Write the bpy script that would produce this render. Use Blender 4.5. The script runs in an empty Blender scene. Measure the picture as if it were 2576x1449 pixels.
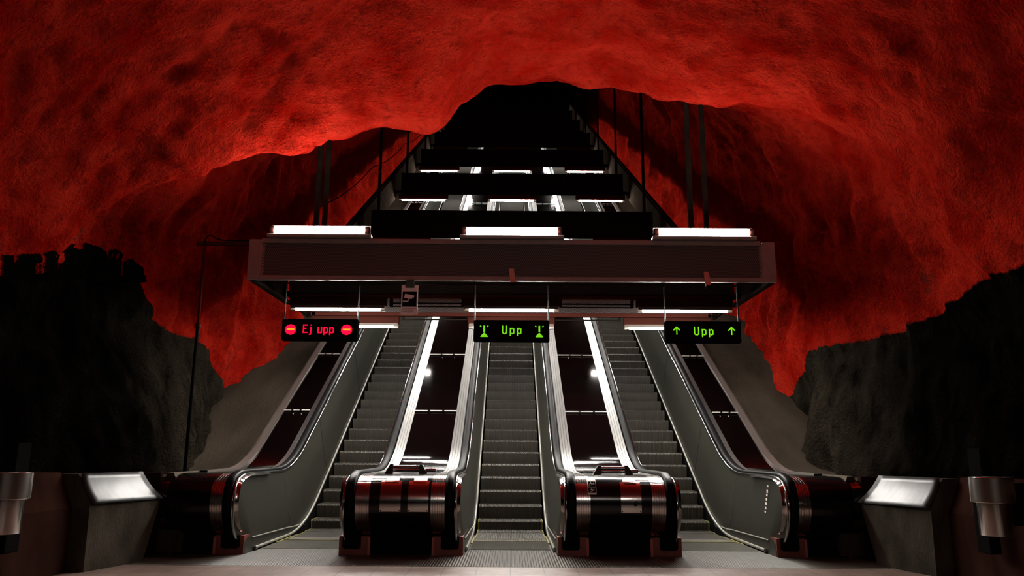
import bpy, math, random
import numpy as np
from mathutils import Vector, Matrix, noise
from mathutils.bvhtree import BVHTree

random.seed(7)
COL = bpy.context.scene.collection
T30 = math.tan(math.radians(30))

# ------------------------------------------------------------------ materials
def new_mat(name):
    m = bpy.data.materials.new(name); m.use_nodes = True
    nt = m.node_tree
    return m, nt, nt.nodes['Principled BSDF']

def mat(name, color, rough=0.5, metal=0.0, spec=0.5, var=0.0, vscale=6.0, bump=0.0, bscale=40.0, stretch=(1, 1, 1), coat=0.0):
    m, nt, b = new_mat(name)
    b.inputs['Base Color'].default_value = (*color, 1)
    b.inputs['Roughness'].default_value = rough
    b.inputs['Metallic'].default_value = metal
    b.inputs['Specular IOR Level'].default_value = spec
    b.inputs['Coat Weight'].default_value = coat
    b.inputs['Coat Roughness'].default_value = 0.05
    if var or bump:
        tc = nt.nodes.new('ShaderNodeTexCoord'); mp = nt.nodes.new('ShaderNodeMapping')
        mp.inputs['Scale'].default_value = stretch
        nt.links.new(tc.outputs['Object'], mp.inputs['Vector'])
    if var:
        n = nt.nodes.new('ShaderNodeTexNoise'); n.inputs['Scale'].default_value = vscale; n.inputs['Detail'].default_value = 6
        nt.links.new(mp.outputs['Vector'], n.inputs['Vector'])
        r = nt.nodes.new('ShaderNodeMapRange'); r.inputs['From Min'].default_value = .3; r.inputs['From Max'].default_value = .7
        r.inputs['To Min'].default_value = 1 - var; r.inputs['To Max'].default_value = 1 + var
        nt.links.new(n.outputs['Fac'], r.inputs['Value'])
        mx = nt.nodes.new('ShaderNodeVectorMath'); mx.operation = 'SCALE'
        mx.inputs[0].default_value = color
        nt.links.new(r.outputs['Result'], mx.inputs['Scale'])
        nt.links.new(mx.outputs['Vector'], b.inputs['Base Color'])
    if bump:
        n2 = nt.nodes.new('ShaderNodeTexNoise'); n2.inputs['Scale'].default_value = bscale; n2.inputs['Detail'].default_value = 8
        nt.links.new(mp.outputs['Vector'], n2.inputs['Vector'])
        bp = nt.nodes.new('ShaderNodeBump'); bp.inputs['Strength'].default_value = bump; bp.inputs['Distance'].default_value = .02
        nt.links.new(n2.outputs['Fac'], bp.inputs['Height'])
        nt.links.new(bp.outputs['Normal'], b.inputs['Normal'])
    return m

def emit(name, color, strength):
    m, nt, b = new_mat(name)
    b.inputs['Base Color'].default_value = (0, 0, 0, 1)
    b.inputs['Emission Color'].default_value = (*color, 1)
    b.inputs['Emission Strength'].default_value = strength
    return m

def rock_mat():
    m, nt, b = new_mat('painted_rock')
    N, L = nt.nodes, nt.links
    tc = N.new('ShaderNodeTexCoord')
    at = N.new('ShaderNodeAttribute'); at.attribute_name = 'paint'
    def noise_(scale, detail=8, rough=.6, vec=None, dist=0.0):
        n = N.new('ShaderNodeTexNoise'); n.inputs['Scale'].default_value = scale; n.inputs['Detail'].default_value = detail
        n.inputs['Roughness'].default_value = rough; n.inputs['Distortion'].default_value = dist
        L.new(vec or tc.outputs['Object'], n.inputs['Vector']); return n
    def math_(op, a, c, d=None):
        n = N.new('ShaderNodeMath'); n.operation = op
        for i, v in enumerate((a, c, d)):
            if v is None: continue
            if isinstance(v, (int, float)): n.inputs[i].default_value = v
            else: L.new(v, n.inputs[i])
        return n.outputs[0]
    def ramp_(v, lo, hi, a=0.0, c=1.0):
        n = N.new('ShaderNodeMapRange'); n.inputs['From Min'].default_value = lo; n.inputs['From Max'].default_value = hi
        n.inputs['To Min'].default_value = a; n.inputs['To Max'].default_value = c
        L.new(v, n.inputs['Value']); return n.outputs['Result']
    def mix_(f, a, c):
        n = N.new('ShaderNodeMix'); n.data_type = 'RGBA'
        if isinstance(f, (int, float)): n.inputs['Factor'].default_value = f
        else: L.new(f, n.inputs['Factor'])
        for k, v in (('A', a), ('B', c)):
            s = [i for i in n.inputs if i.name == k and i.type == 'RGBA'][0]
            if isinstance(v, tuple): s.default_value = (*v, 1)
            else: L.new(v, s)
        return [o for o in n.outputs if o.type == 'RGBA'][0]
    edge = noise_(4.5, 4)
    sd = math_('ADD', at.outputs['Fac'], math_('MULTIPLY', math_('SUBTRACT', edge.outputs['Fac'], .5), .16))
    isred = ramp_(sd, -.015, .015)
    # red paint: two tones and worn patches where the sprayed concrete shows through
    n1 = noise_(1.6, 6, .66); n2 = noise_(7, 7, .72)
    red = mix_(ramp_(n1.outputs['Fac'], .35, .65), (.28, .0034, .0012), (.45, .0205, .0105))
    red = mix_(ramp_(n2.outputs['Fac'], .50, .70, 0, .75), red, (.13, .004, .002))
    mp = N.new('ShaderNodeMapping'); mp.inputs['Scale'].default_value = (1, 1, .45); L.new(tc.outputs['Object'], mp.inputs['Vector'])
    n3 = noise_(2.3, 5, .6, mp.outputs['Vector'], .2)
    worn = math_('MULTIPLY', ramp_(n3.outputs['Fac'], .63, .70), ramp_(at.outputs['Fac'], .0, 1.3, 1, .12))
    red = mix_(math_('MULTIPLY', worn, .75), red, (.045, .024, .019))
    n4 = noise_(3.1, 6, .7, mp.outputs['Vector'])
    dark = mix_(ramp_(n4.outputs['Fac'], .35, .68), (.0045, .0036, .0027), (.032, .026, .019))
    # toward the platform the lower rock is painted black
    sy_ = N.new('ShaderNodeSeparateXYZ'); L.new(tc.outputs['Object'], sy_.inputs[0])
    n5 = noise_(1.3, 3)
    pos = math_('ADD', sy_.outputs['Y'], math_('MULTIPLY', math_('SUBTRACT', n5.outputs['Fac'], .5), 2.0))
    black = mix_(ramp_(n4.outputs['Fac'], .45, .72), (.0012, .0010, .0009), (.0075, .0052, .0040))
    dark = mix_(ramp_(pos, .2, 1.7), black, dark)
    L.new(mix_(isred, dark, red), b.inputs['Base Color'])
    b.inputs['Roughness'].default_value = .82
    b.inputs['Specular IOR Level'].default_value = .0
    # sprayed-concrete relief
    f1 = noise_(17, 6, .68); f2 = noise_(55, 3, .7); v = N.new('ShaderNodeTexVoronoi'); v.inputs['Scale'].default_value = 26
    L.new(tc.outputs['Object'], v.inputs['Vector'])
    h = math_('ADD', math_('MULTIPLY', f1.outputs['Fac'], 1.0), math_('MULTIPLY', f2.outputs['Fac'], .35))
    h = math_('ADD', h, math_('MULTIPLY', v.outputs['Distance'], .35))
    bp = N.new('ShaderNodeBump'); bp.inputs['Strength'].default_value = 1.0; bp.inputs['Distance'].default_value = .075
    L.new(h, bp.inputs['Height']); L.new(bp.outputs['Normal'], b.inputs['Normal'])
    return m

def mesh_mat():
    # expanded-metal sheet: diamond openings as a pattern of the sheet
    m, nt, b = new_mat('perforated_steel')
    N, L = nt.nodes, nt.links
    tc = N.new('ShaderNodeTexCoord'); sp = N.new('ShaderNodeSeparateXYZ'); L.new(tc.outputs['Object'], sp.inputs[0])
    def math_(op, a, c=0):
        n = N.new('ShaderNodeMath'); n.operation = op
        for i, v in enumerate((a, c)):
            if isinstance(v, (int, float)): n.inputs[i].default_value = v
            else: L.new(v, n.inputs[i])
        return n.outputs[0]
    x = math_('MULTIPLY', sp.outputs['X'], math.pi / .026); z = math_('MULTIPLY', sp.outputs['Z'], math.pi / .045)
    p = math_('SINE', math_('ADD', x, z)); q = math_('SINE', math_('SUBTRACT', x, z))
    d = math_('ABSOLUTE', math_('MULTIPLY', p, q))
    r = N.new('ShaderNodeMapRange'); r.inputs['From Min'].default_value = .12; r.inputs['From Max'].default_value = .30
    L.new(d, r.inputs['Value'])
    n = N.new('ShaderNodeTexNoise'); n.inputs['Scale'].default_value = 3; n.inputs['Detail'].default_value = 5
    mp = N.new('ShaderNodeMapping'); mp.inputs['Scale'].default_value = (1, 1, 5); L.new(tc.outputs['Object'], mp.inputs['Vector']); L.new(mp.outputs['Vector'], n.inputs['Vector'])
    hole = N.new('ShaderNodeMix'); hole.data_type = 'RGBA'
    L.new(n.outputs['Fac'], hole.inputs['Factor'])
    hole.inputs[6].default_value = (.008, .006, .0055, 1); hole.inputs[7].default_value = (.034, .0235, .020, 1)
    mx = N.new('ShaderNodeMix'); mx.data_type = 'RGBA'
    L.new(r.outputs['Result'], mx.inputs['Factor'])
    mx.inputs[6].default_value = (.115, .080, .071, 1)
    L.new(hole.outputs[2], mx.inputs[7]); L.new(mx.outputs[2], b.inputs['Base Color'])
    b.inputs['Roughness'].default_value = .6
    return m

def tile_mat():
    m, nt, b = new_mat('floor_tiles')
    N, L = nt.nodes, nt.links
    tc = N.new('ShaderNodeTexCoord')
    br = N.new('ShaderNodeTexBrick'); br.offset = 0; br.inputs['Scale'].default_value = 1
    br.inputs['Brick Width'].default_value = .345; br.inputs['Row Height'].default_value = .345
    br.inputs['Mortar Size'].default_value = .005; br.inputs['Mortar Smooth'].default_value = .2
    br.inputs['Color1'].default_value = (.20, .135, .112, 1); br.inputs['Color2'].default_value = (.23, .16, .132, 1)
    br.inputs['Mortar'].default_value = (.05, .034, .027, 1)
    L.new(tc.outputs['Object'], br.inputs['Vector'])
    n = N.new('ShaderNodeTexNoise'); n.inputs['Scale'].default_value = 5; n.inputs['Detail'].default_value = 8; L.new(tc.outputs['Object'], n.inputs['Vector'])
    r = N.new('ShaderNodeMapRange'); r.inputs['From Min'].default_value = .3; r.inputs['From Max'].default_value = .7; r.inputs['To Min'].default_value = .65; r.inputs['To Max'].default_value = 1.1
    L.new(n.outputs['Fac'], r.inputs['Value'])
    mx = N.new('ShaderNodeMix'); mx.data_type = 'RGBA'; mx.blend_type = 'MULTIPLY'; mx.inputs['Factor'].default_value = 1
    L.new(br.outputs['Color'], mx.inputs[6]); L.new(r.outputs['Result'], mx.inputs[7]); L.new(mx.outputs[2], b.inputs['Base Color'])
    b.inputs['Roughness'].default_value = .38
    return m

def rib_mat(name, color, pitch, rough=.4, metal=.0):
    # plate with fine parallel grooves running toward the escalators
    m, nt, b = new_mat(name)
    N, L = nt.nodes, nt.links
    tc = N.new('ShaderNodeTexCoord'); sp = N.new('ShaderNodeSeparateXYZ'); L.new(tc.outputs['Object'], sp.inputs[0])
    mu = N.new('ShaderNodeMath'); mu.operation = 'MULTIPLY'; L.new(sp.outputs['X'], mu.inputs[0]); mu.inputs[1].default_value = 2 * math.pi / pitch
    s = N.new('ShaderNodeMath'); s.operation = 'SINE'; L.new(mu.outputs[0], s.inputs[0])
    bp = N.new('ShaderNodeBump'); bp.inputs['Strength'].default_value = .8; bp.inputs['Distance'].default_value = .004
    L.new(s.outputs[0], bp.inputs['Height']); L.new(bp.outputs['Normal'], b.inputs['Normal'])
    n = N.new('ShaderNodeTexNoise'); n.inputs['Scale'].default_value = 4; n.inputs['Detail'].default_value = 8; L.new(tc.outputs['Object'], n.inputs['Vector'])
    r = N.new('ShaderNodeMapRange'); r.inputs['From Min'].default_value = .3; r.inputs['From Max'].default_value = .7; r.inputs['To Min'].default_value = .6; r.inputs['To Max'].default_value = 1.2
    L.new(n.outputs['Fac'], r.inputs['Value'])
    mx = N.new('ShaderNodeVectorMath'); mx.operation = 'SCALE'; mx.inputs[0].default_value = color
    L.new(r.outputs['Result'], mx.inputs['Scale']); L.new(mx.outputs['Vector'], b.inputs['Base Color'])
    b.inputs['Roughness'].default_value = rough; b.inputs['Metallic'].default_value = metal
    return m

M = {}
M['rock'] = rock_mat()
M['alu'] = mat('brushed_aluminium', (.30, .295, .285), .34, 1, var=.06, vscale=30, stretch=(8, .3, .3))
M['chrome'] = mat('polished_steel', (.42, .42, .42), .12, 1)
M['steel'] = mat('stainless_plate', (.50, .48, .46), .13, 1)
M['bar'] = mat('bare_metal_bar', (.55, .53, .51), .4, .6)
M['edge'] = mat('dull_edge_strip', (.26, .225, .205), .42, .9)
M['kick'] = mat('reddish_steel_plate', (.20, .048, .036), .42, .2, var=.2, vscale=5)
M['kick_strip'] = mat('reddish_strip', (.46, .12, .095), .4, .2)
M['newel_alu'] = mat('newel_steel_band', (.56, .53, .51), .17, 1)
M['panel'] = mat('grey_panel', (.029, .028, .0205), .42, .35, var=.10, vscale=3)
M['skirt'] = mat('dark_skirt', (.010, .010, .010), .5, 0, 0)
M['black_gloss'] = mat('black_gloss_panel', (.0015, .0007, .0007), .07, 0, .035)
M['black_cover'] = mat('black_newel_cover', (.003, .0024, .0026), .16, 0, .35)
M['rubber'] = mat('handrail_rubber', (.003, .003, .0035), .42, 0, .05)
M['black'] = mat('matt_black', (.006, .006, .006), .7, 0, 0)
M['step'] = mat('cast_step', (.030, .025, .0178), .5, .2, var=.2, vscale=5)
M['comb_glow'] = mat('painted_comb_glow', (.16, .14, .01), .5)  # yellow glow reflected from the comb light, put into the edge colour
M['white_trim'] = mat('pale_trim', (.26, .25, .22), .35, .4)
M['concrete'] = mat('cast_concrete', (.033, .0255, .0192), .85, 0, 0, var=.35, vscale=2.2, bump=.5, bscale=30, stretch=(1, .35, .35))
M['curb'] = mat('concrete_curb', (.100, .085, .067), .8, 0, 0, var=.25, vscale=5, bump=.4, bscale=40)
M['stone'] = mat('plinth_stone', (.044, .037, .029), .8, 0, 0, var=.4, vscale=4, bump=.4, bscale=50, stretch=(1, 1, .4))
M['bench'] = mat('brown_plinth_wall', (.022, .0095, .007), .7, 0, 0, var=.4, vscale=3, stretch=(1, 1, .4))
M['cap'] = mat('worn_steel_cap', (.027, .027, .028), .38, .9, var=.22, vscale=7, stretch=(.5, 3, 1))
M['beam'] = mat('painted_beam', (.25, .165, .150), .55, .1, var=.12, vscale=8)
M['beam_dark'] = mat('dark_painted_beam', (.011, .0052, .0048), .6, 0, 0)
M['girder'] = mat('brown_girder', (.020, .0145, .011), .6, 0, 0, var=.3)
M['rail_red'] = mat('red_brown_rail', (.085, .022, .016), .5, 0, 0)
M['mesh'] = mesh_mat()
M['lamp_body'] = mat('lamp_housing', (.22, .19, .165), .4, .1)
M['lamp_dark'] = mat('lamp_channel', (.052, .015, .011), .5, 0, 0)
M['tube_front'] = emit('tube_light_front', (1.0, .97, .90), 152)
M['tube'] = emit('tube_light', (1.0, .97, .90), 385)
M['tube_hall'] = emit('tube_light_hall', (1.0, .93, .84), 130)
M['led_red'] = emit('led_red', (1.0, .002, .032), 1.7)
M['led_orange'] = emit('led_orange', (1.0, .22, .01), 1.8)
M['led_green'] = emit('led_green', (.20, .72, .008), 1.05)
M['white_board'] = mat('white_board', (.85, .74, .72), .5)
M['ink'] = mat('black_ink', (.008, .008, .008), .6, 0, 0)
M['clip_red'] = mat('red_bracket', (.60, .18, .13), .5)
M['tile'] = tile_mat()
M['ribbed'] = rib_mat('ribbed_floor_strip', (.062, .050, .038), .03, .42)
M['comb'] = rib_mat('comb_plate', (.075, .068, .052), .012, .35, .5)
M['mural'] = mat('mural_black_paint', (.0014, .0012, .001), .85, 0, 0)
M['bin'] = mat('striped_steel', (.62, .58, .54), .22, 1)

# ------------------------------------------------------------------ mesh helpers
def link(name, me, parent=None, mats=(), smooth=False):
    o = bpy.data.objects.new(name, me); COL.objects.link(o)
    for m in mats: me.materials.append(M[m])
    if smooth: me.polygons.foreach_set('use_smooth', [True] * len(me.polygons))
    if parent is not None: o.parent = parent
    return o

class MB:
    def __init__(s): s.v, s.f, s.mi = [], [], []
    def add(s, vs, fs, mi=0):
        k = len(s.v); s.v += [tuple(map(float, p)) for p in vs]
        s.f += [tuple(i + k for i in f) for f in fs]; s.mi += [mi] * len(fs); return s
    def box(s, x0, x1, y0, y1, z0, z1, mi=0, bev=0.0):
        x0, x1 = sorted((x0, x1)); y0, y1 = sorted((y0, y1)); z0, z1 = sorted((z0, z1))
        if bev <= 0:
            vs = [(x, y, z) for z in (z0, z1) for y in (y0, y1) for x in (x0, x1)]
            return s.add(vs, [(0, 2, 3, 1), (4, 5, 7, 6), (0, 1, 5, 4), (2, 6, 7, 3), (0, 4, 6, 2), (1, 3, 7, 5)], mi)
        # chamfered box: each corner becomes three vertices
        vs, idx = [], {}
        for a, x in enumerate((x0, x1)):
            for b, y in enumerate((y0, y1)):
                for c, z in enumerate((z0, z1)):
                    xi, yi, zi = x + (bev if a == 0 else -bev), y + (bev if b == 0 else -bev), z + (bev if c == 0 else -bev)
                    for ax, p in enumerate(((x, yi, zi), (xi, y, zi), (xi, yi, z))):
                        idx[a, b, c, ax] = len(vs); vs.append(p)
        fs = []
        for a in (0, 1):
            q = [idx[a, 0, 0, 0], idx[a, 1, 0, 0], idx[a, 1, 1, 0], idx[a, 0, 1, 0]]; fs.append(q if a else q[::-1])
            q = [idx[0, a, 0, 1], idx[0, a, 1, 1], idx[1, a, 1, 1], idx[1, a, 0, 1]]; fs.append(q if a else q[::-1])
            q = [idx[0, 0, a, 2], idx[1, 0, a, 2], idx[1, 1, a, 2], idx[0, 1, a, 2]]; fs.append(q if a else q[::-1])
        for a in (0, 1):
            for b in (0, 1):
                fs.append([idx[a, b, 0, 0], idx[a, b, 1, 0], idx[a, b, 1, 1], idx[a, b, 0, 1]])
                fs.append([idx[a, 0, b, 0], idx[a, 1, b, 0], idx[a, 1, b, 2], idx[a, 0, b, 2]])
                fs.append([idx[0, a, b, 1], idx[1, a, b, 1], idx[1, a, b, 2], idx[0, a, b, 2]])
                for c in (0, 1): fs.append([idx[a, b, c, 0], idx[a, b, c, 1], idx[a, b, c, 2]])
        return s.add(vs, fs, mi)
    def tube(s, pts, r, n=10, mi=0, cap=True):
        pts = [Vector(p) for p in pts]; rings = []
        for i, p in enumerate(pts):
            t = (pts[min(i + 1, len(pts) - 1)] - pts[max(i - 1, 0)]).normalized()
            a = t.cross(Vector((0, 0, 1)));
            if a.length < 1e-3: a = t.cross(Vector((0, 1, 0)))
            a.normalize(); b = a.cross(t)
            rings.append([p + (a * math.cos(2 * math.pi * k / n) + b * math.sin(2 * math.pi * k / n)) * r for k in range(n)])
        vs = [v for R in rings for v in R]; fs = []
        for i in range(len(rings) - 1):
            for k in range(n):
                fs.append((i * n + k, i * n + (k + 1) % n, (i + 1) * n + (k + 1) % n, (i + 1) * n + k))
        if cap: fs.append(tuple(range(n))[::-1]); fs.append(tuple((len(rings) - 1) * n + k for k in range(n)))
        return s.add(vs, fs, mi)
    def lathe(s, prof, cx, cy, n=40, mi=0):
        vs, fs = [], []
        for r, z in prof:
            vs += [(cx + r * math.cos(2 * math.pi * k / n), cy + r * math.sin(2 * math.pi * k / n), z) for k in range(n)]
        for i in range(len(prof) - 1):
            for k in range(n): fs.append((i * n + k, i * n + (k + 1) % n, (i + 1) * n + (k + 1) % n, (i + 1) * n + k))
        fs.append(tuple(range(n))[::-1]); fs.append(tuple((len(prof) - 1) * n + k for k in range(n)))
        return s.add(vs, fs, mi)
    def prism(s, poly, axis, a, b, mi=0):
        # polygon extruded along an axis: 'x' poly=(y,z), 'y' poly=(x,z), 'z' poly=(x,y)
        P = {'x': lambda p, t: (t, p[0], p[1]), 'y': lambda p, t: (p[0], t, p[1]), 'z': lambda p, t: (p[0], p[1], t)}[axis]
        n = len(poly)
        vs = [P(p, a) for p in poly] + [P(p, b) for p in poly]
        fs = [tuple(range(n)), tuple(range(n, 2 * n))[::-1]] + [(i, i + n, (i + 1) % n + n, (i + 1) % n) for i in range(n)]
        return s.add(vs, fs, mi)
    def sweep(s, prof, path, closed=False, mi=0, x0=0.0, sx=1.0, caps=True):
        # prof: (x, n) across the path; path: (y, z), n measured along the outward normal
        P = [Vector(p) for p in path]; k = len(prof); vs, fs = [], []
        for i, p in enumerate(P):
            t = (P[min(i + 1, len(P) - 1)] - P[max(i - 1, 0)]).normalized(); nn = Vector((-t.y, t.x))
            for x, h in prof: vs.append((x0 + sx * x, p.x + nn.x * h, p.y + nn.y * h))
        m = k if closed else k - 1
        for i in range(len(P) - 1):
            for j in range(m): fs.append((i * k + j, i * k + (j + 1) % k, (i + 1) * k + (j + 1) % k, (i + 1) * k + j))
        if closed and caps:
            fs.append(tuple(range(k))); fs.append(tuple((len(P) - 1) * k + j for j in range(k))[::-1])
        return s.add(vs, fs, mi)
    def build(s, name, mats, parent=None, smooth=False):
        me = bpy.data.meshes.new(name); me.from_pydata(s.v, [], s.f)
        mats = (mats,) if isinstance(mats, str) else mats
        o = link(name, me, parent, mats, smooth)
        me.polygons.foreach_set('material_index', s.mi)
        import bmesh
        bm = bmesh.new(); bm.from_mesh(me); bmesh.ops.recalc_face_normals(bm, faces=bm.faces); bm.to_mesh(me); bm.free()
        me.update()
        return o

def smooth_by_angle(o, deg=35):
    me = o.data
    me.polygons.foreach_set('use_smooth', [True] * len(me.polygons))
    me.set_sharp_from_angle(angle=math.radians(deg))
    return o

def tag(o, label=None, cat=None, group=None, kind=None):
    if label: o['label'] = label
    if cat: o['category'] = cat
    if group: o['group'] = group
    if kind: o['kind'] = kind
    return o

def thing(name, label, cat, loc=(0, 0, 0), group=None):
    o = bpy.data.objects.new(name, None); COL.objects.link(o); o.location = loc; o.empty_display_size = .2
    return tag(o, label, cat, group)

def copy_tree(o, parent=None):
    c = o.copy(); COL.objects.link(c)
    if parent is not None: c.parent = parent
    for ch in list(o.children): copy_tree(ch, c)
    return c

def catmull(pts, n=8):
    P = [Vector(p) for p in pts]; out = []
    for i in range(len(P) - 1):
        a, b, c, d = P[max(i - 1, 0)], P[i], P[i + 1], P[min(i + 2, len(P) - 1)]
        for k in range(n):
            t = k / n
            out.append(tuple(.5 * ((2 * b) + (c - a) * t + (2 * a - 5 * b + 4 * c - d) * t * t + (3 * b - a - 3 * c + d) * t ** 3)))
    out.append(tuple(P[-1])); return out

# ------------------------------------------------------------------ the rock cavern
def sstep(t): t = np.clip(t, 0, 1); return t * t * (3 - 2 * t)
def softplus(t, k): return np.maximum(t, 0) + np.log1p(np.exp(-np.abs(t) / k)) * k

def build_rock():
    ys = np.concatenate([np.arange(-22, -6, .2), np.arange(-6, 9, .045), np.arange(9, 24, .12), np.arange(24, 62, .6)])
    low = np.linspace(-.6, 1.0, 34)[:-1]; th = np.linspace(0, math.pi, 300)
    nl = len(low); nv = nl * 2 + len(th)
    c, s = np.cos(th), np.sin(th)
    Y = np.repeat(ys[:, None], nv, 1)
    def sect(a, zc, b, n):
        x = np.empty((len(ys), nv)); z = np.empty((len(ys), nv))
        a = np.broadcast_to(a, len(ys))[:, None]; zc = np.broadcast_to(zc, len(ys))[:, None]; b = np.broadcast_to(b, len(ys))[:, None]
        x[:, :nl] = a; z[:, :nl] = zc - 1.0 + low[None]
        x[:, nl:nl + len(th)] = a * np.sign(c) * np.abs(c) ** (2 / n); z[:, nl:nl + len(th)] = zc + b * np.abs(s) ** (2 / n)
        x[:, -nl:] = -a; z[:, -nl:] = zc - 1.0 + low[None, ::-1]
        return x, z
    xh, zh = sect(5.2, 1.0, 5.42, 2.2)
    R = softplus((ys - 1.2) * T30, .25)
    zcl = 6.42 + softplus((ys - .5) * .60, .3)
    xt, zt = sect(5.15, 1.0 + R, zcl - 1.0 - R, 3.0)
    yb = .75 - .105 * xh ** 2 * np.where(xh > 0, 1.05, .98)
    t = sstep((Y - yb) / 1.35)
    X = xh * (1 - t) + xt * t; Z = zh * (1 - t) + zt * t
    # the foot of the rock comes in behind the low walls and opens out up the incline
    foot = np.clip(1 - (Z - R[:, None] - .8) / 1.7, 0, 1) * (1 - sstep((Y - 1.6) / 3.2)) * (.15 + .85 * sstep((Y + 2.0) / 1.2))
    X = X - np.sign(X) * .62 * foot * (np.abs(X) > 3)
    # displacement
    nx = X / 5.2; nz = (Z - 1.0 - R[:, None] * t) / 5.2; nz = np.maximum(nz, 0); ln = np.sqrt(nx ** 2 + nz ** 2) + 1e-6
    nx /= ln; nz /= ln
    D = np.zeros_like(X)
    Xf, Yf, Zf, tf = X.ravel(), Y.ravel(), Z.ravel(), t.ravel()
    out = np.zeros(len(Xf))
    nz_ = noise.noise; fr = noise.hetero_terrain
    for i in range(len(Xf)):
        x, y, z = Xf[i], Yf[i], Zf[i]
        d = .26 * nz_((x * .45 + 3.1, y * .45, z * .45)) + .17 * nz_((x * 1.15, y * 1.0 + 7, z * 1.15))
        if -5 < x < .3 and -5 < y < 5 and z > 3.6:          # the vault hangs lower left of its crown
            a = min(1, max(0, (x + 4.8) / 1.9)); a = a * a * (3 - 2 * a)
            b = min(1, max(0, (x + 1.55) / 1.5)); b = 1 - b * b * (3 - 2 * b)
            d -= .85 * a * b * math.exp(-((y - .55) / (1.9 if y < .55 else 1.0)) ** 2)
        d += .28 * math.exp(-((x - 3.6) / .9) ** 2 - ((y + .1) / .9) ** 2 - ((z - 5.0) / 1.2) ** 2)
        m = nz_((x * 2.6 + 5, y * 2.2, z * 2.6)); d += .060 * (1 - 2 * abs(m))
        d += .024 * nz_((x * 4.5, y * 5.5, z * 4.5)) + .012 * nz_((x * 14, y * 14, z * 14))
        if x < 0: d -= .62 * math.exp(-((y - 6.6) / 1.1) ** 2 - ((z - 3.9) / 1.5) ** 2)
        # hanging folds on the tunnel walls
        w = tf[i] if abs(x) > 3.4 else 0
        d += .20 * w * nz_((x * .4, y * 1.7 + 2, z * .35)) + .07 * w * nz_((x, y * 4.5, z * .7))
        out[i] = d
    out = out.reshape(X.shape)
    X = X + nx * out; Z = Z + nz * out
    V = np.stack([X, Y, Z], -1)
    # distance (m) above the painted line where black stone turns to red
    sd = np.full(X.shape, 3.0)
    for side, poly in ((-1, LINE_L), (1, LINE_R)):
        py = [p[0] for p in poly]; pz = [p[1] for p in poly]
        zb = np.interp(ys, py, pz)[:, None]
        v = np.clip(Z - zb, -3, 3)
        sd = np.where(X * side > 0, v, sd)
    sd = np.where(Y > 12, 3.0, sd)
    k1 = nl + 95; k2 = nv - nl - 95
    objs = []
    for name, a, b in (('wall_right', 0, k1), ('ceiling', k1, k2), ('wall_left', k2, nv - 1)):
        sub = V[:, a:b + 1].reshape(-1, 3); w = b - a + 1; n = len(ys)
        i = (np.arange(n - 1)[:, None] * w + np.arange(w - 1)[None]).ravel()
        F = np.stack([i, i + 1, i + w + 1, i + w], -1)
        me = bpy.data.meshes.new(name)
        me.vertices.add(len(sub)); me.vertices.foreach_set('co', sub.ravel())
        me.loops.add(F.size); me.loops.foreach_set('vertex_index', F.ravel())
        me.polygons.add(len(F)); me.polygons.foreach_set('loop_start', np.arange(len(F)) * 4)
        me.update(calc_edges=True); me.validate()
        at = me.attributes.new('paint', 'FLOAT', 'POINT'); at.data.foreach_set('value', sd[:, a:b + 1].ravel())
        o = link(name, me, None, ('rock',), True); tag(o, kind='structure'); objs.append(o)
    i = (np.arange(len(ys) - 1)[:, None] * nv + np.arange(nv - 1)[None]).ravel()
    F = np.stack([i, i + 1, i + nv + 1, i + nv], -1)
    return objs, BVHTree.FromPolygons(V.reshape(-1, 3).tolist(), F.tolist())

LINE_L = [(-22, 2.6), (-3.0, 2.8), (-2.0, 2.89), (-1.5, 3.03), (-.36, 3.40), (.5, 3.45), (.72, 3.50), (1.12, 3.21), (1.72, 2.91), (2.96, 2.95), (3.25, 2.86), (4.0, 2.72), (4.25, 2.48), (4.6, 2.3), (5.6, 2.3), (7, 2.0), (12, 5)]
LINE_R = [(-22, 3.3), (-3.0, 3.0), (-2.47, 2.96), (-1.34, 2.98), (-.76, 2.94), (.04, 2.86), (.53, 2.81), (1.39, 2.81), (1.97, 2.82), (2.97, 2.82), (3.3, 2.68), (3.49, 2.57), (4.2, 2.43), (4.6, 2.2), (5, 1.9), (7, 2.0), (12, 5)]
ROCK, BVH = build_rock()

def rock_at(o, d):
    h = BVH.ray_cast(Vector(o), Vector(d).normalized())
    return h[0]

# ------------------------------------------------------------------ floor
mb = MB(); mb.box(-5.6, 5.6, -22, -.9, -.2, 0); o = tag(mb.build('floor', 'tile'), kind='structure')
mb = MB(); mb.box(-5.6, 5.6, -.9, 2.2, -.2, .002); o = tag(mb.build('floor_strip', 'ribbed'), kind='structure')

# ------------------------------------------------------------------ escalators
PITCH = 2.565
Y_NOSE = 2.6
def nose_z(y):
    t = (y - Y_NOSE) * T30
    return math.log1p(math.exp(min(t / .05, 60))) * .05 if t < 1 else t

# one step: ribbed tread and ribbed riser
def step_mesh(h):
    prof = []; n = 44; p = 1.0 / n
    for i in range(n):
        x = -.5 + i * p
        prof += [(x, 0.0), (x + p * .12, .008), (x + p * .62, .008), (x + p * .74, 0.0)]
    prof.append((.5, 0.0))
    path = [(.035, -h), (.018, -h * .6), (.008, -h * .25), (.004, -.02), (.012, -.004), (.05, 0), (.39, 0)]
    mb = MB(); mb.sweep(prof, path)
    for i, f in enumerate(mb.f):
        cx = sum(mb.v[k][0] for k in f) / len(f)
        if abs(cx) > .482: mb.mi[i] = 1
    mb.box(-.5, .5, .03, .39, -.03, -.012)
    o = mb.build('step', ('step', 'comb_glow')); me = o.data; bpy.data.objects.remove(o); return me
STEP = step_mesh(.21); STEP_LOW = STEP.copy(); STEP.materials[1] = M['step']  # only the lowest steps keep the painted comb-light glow on their sides
ESC = []
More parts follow.
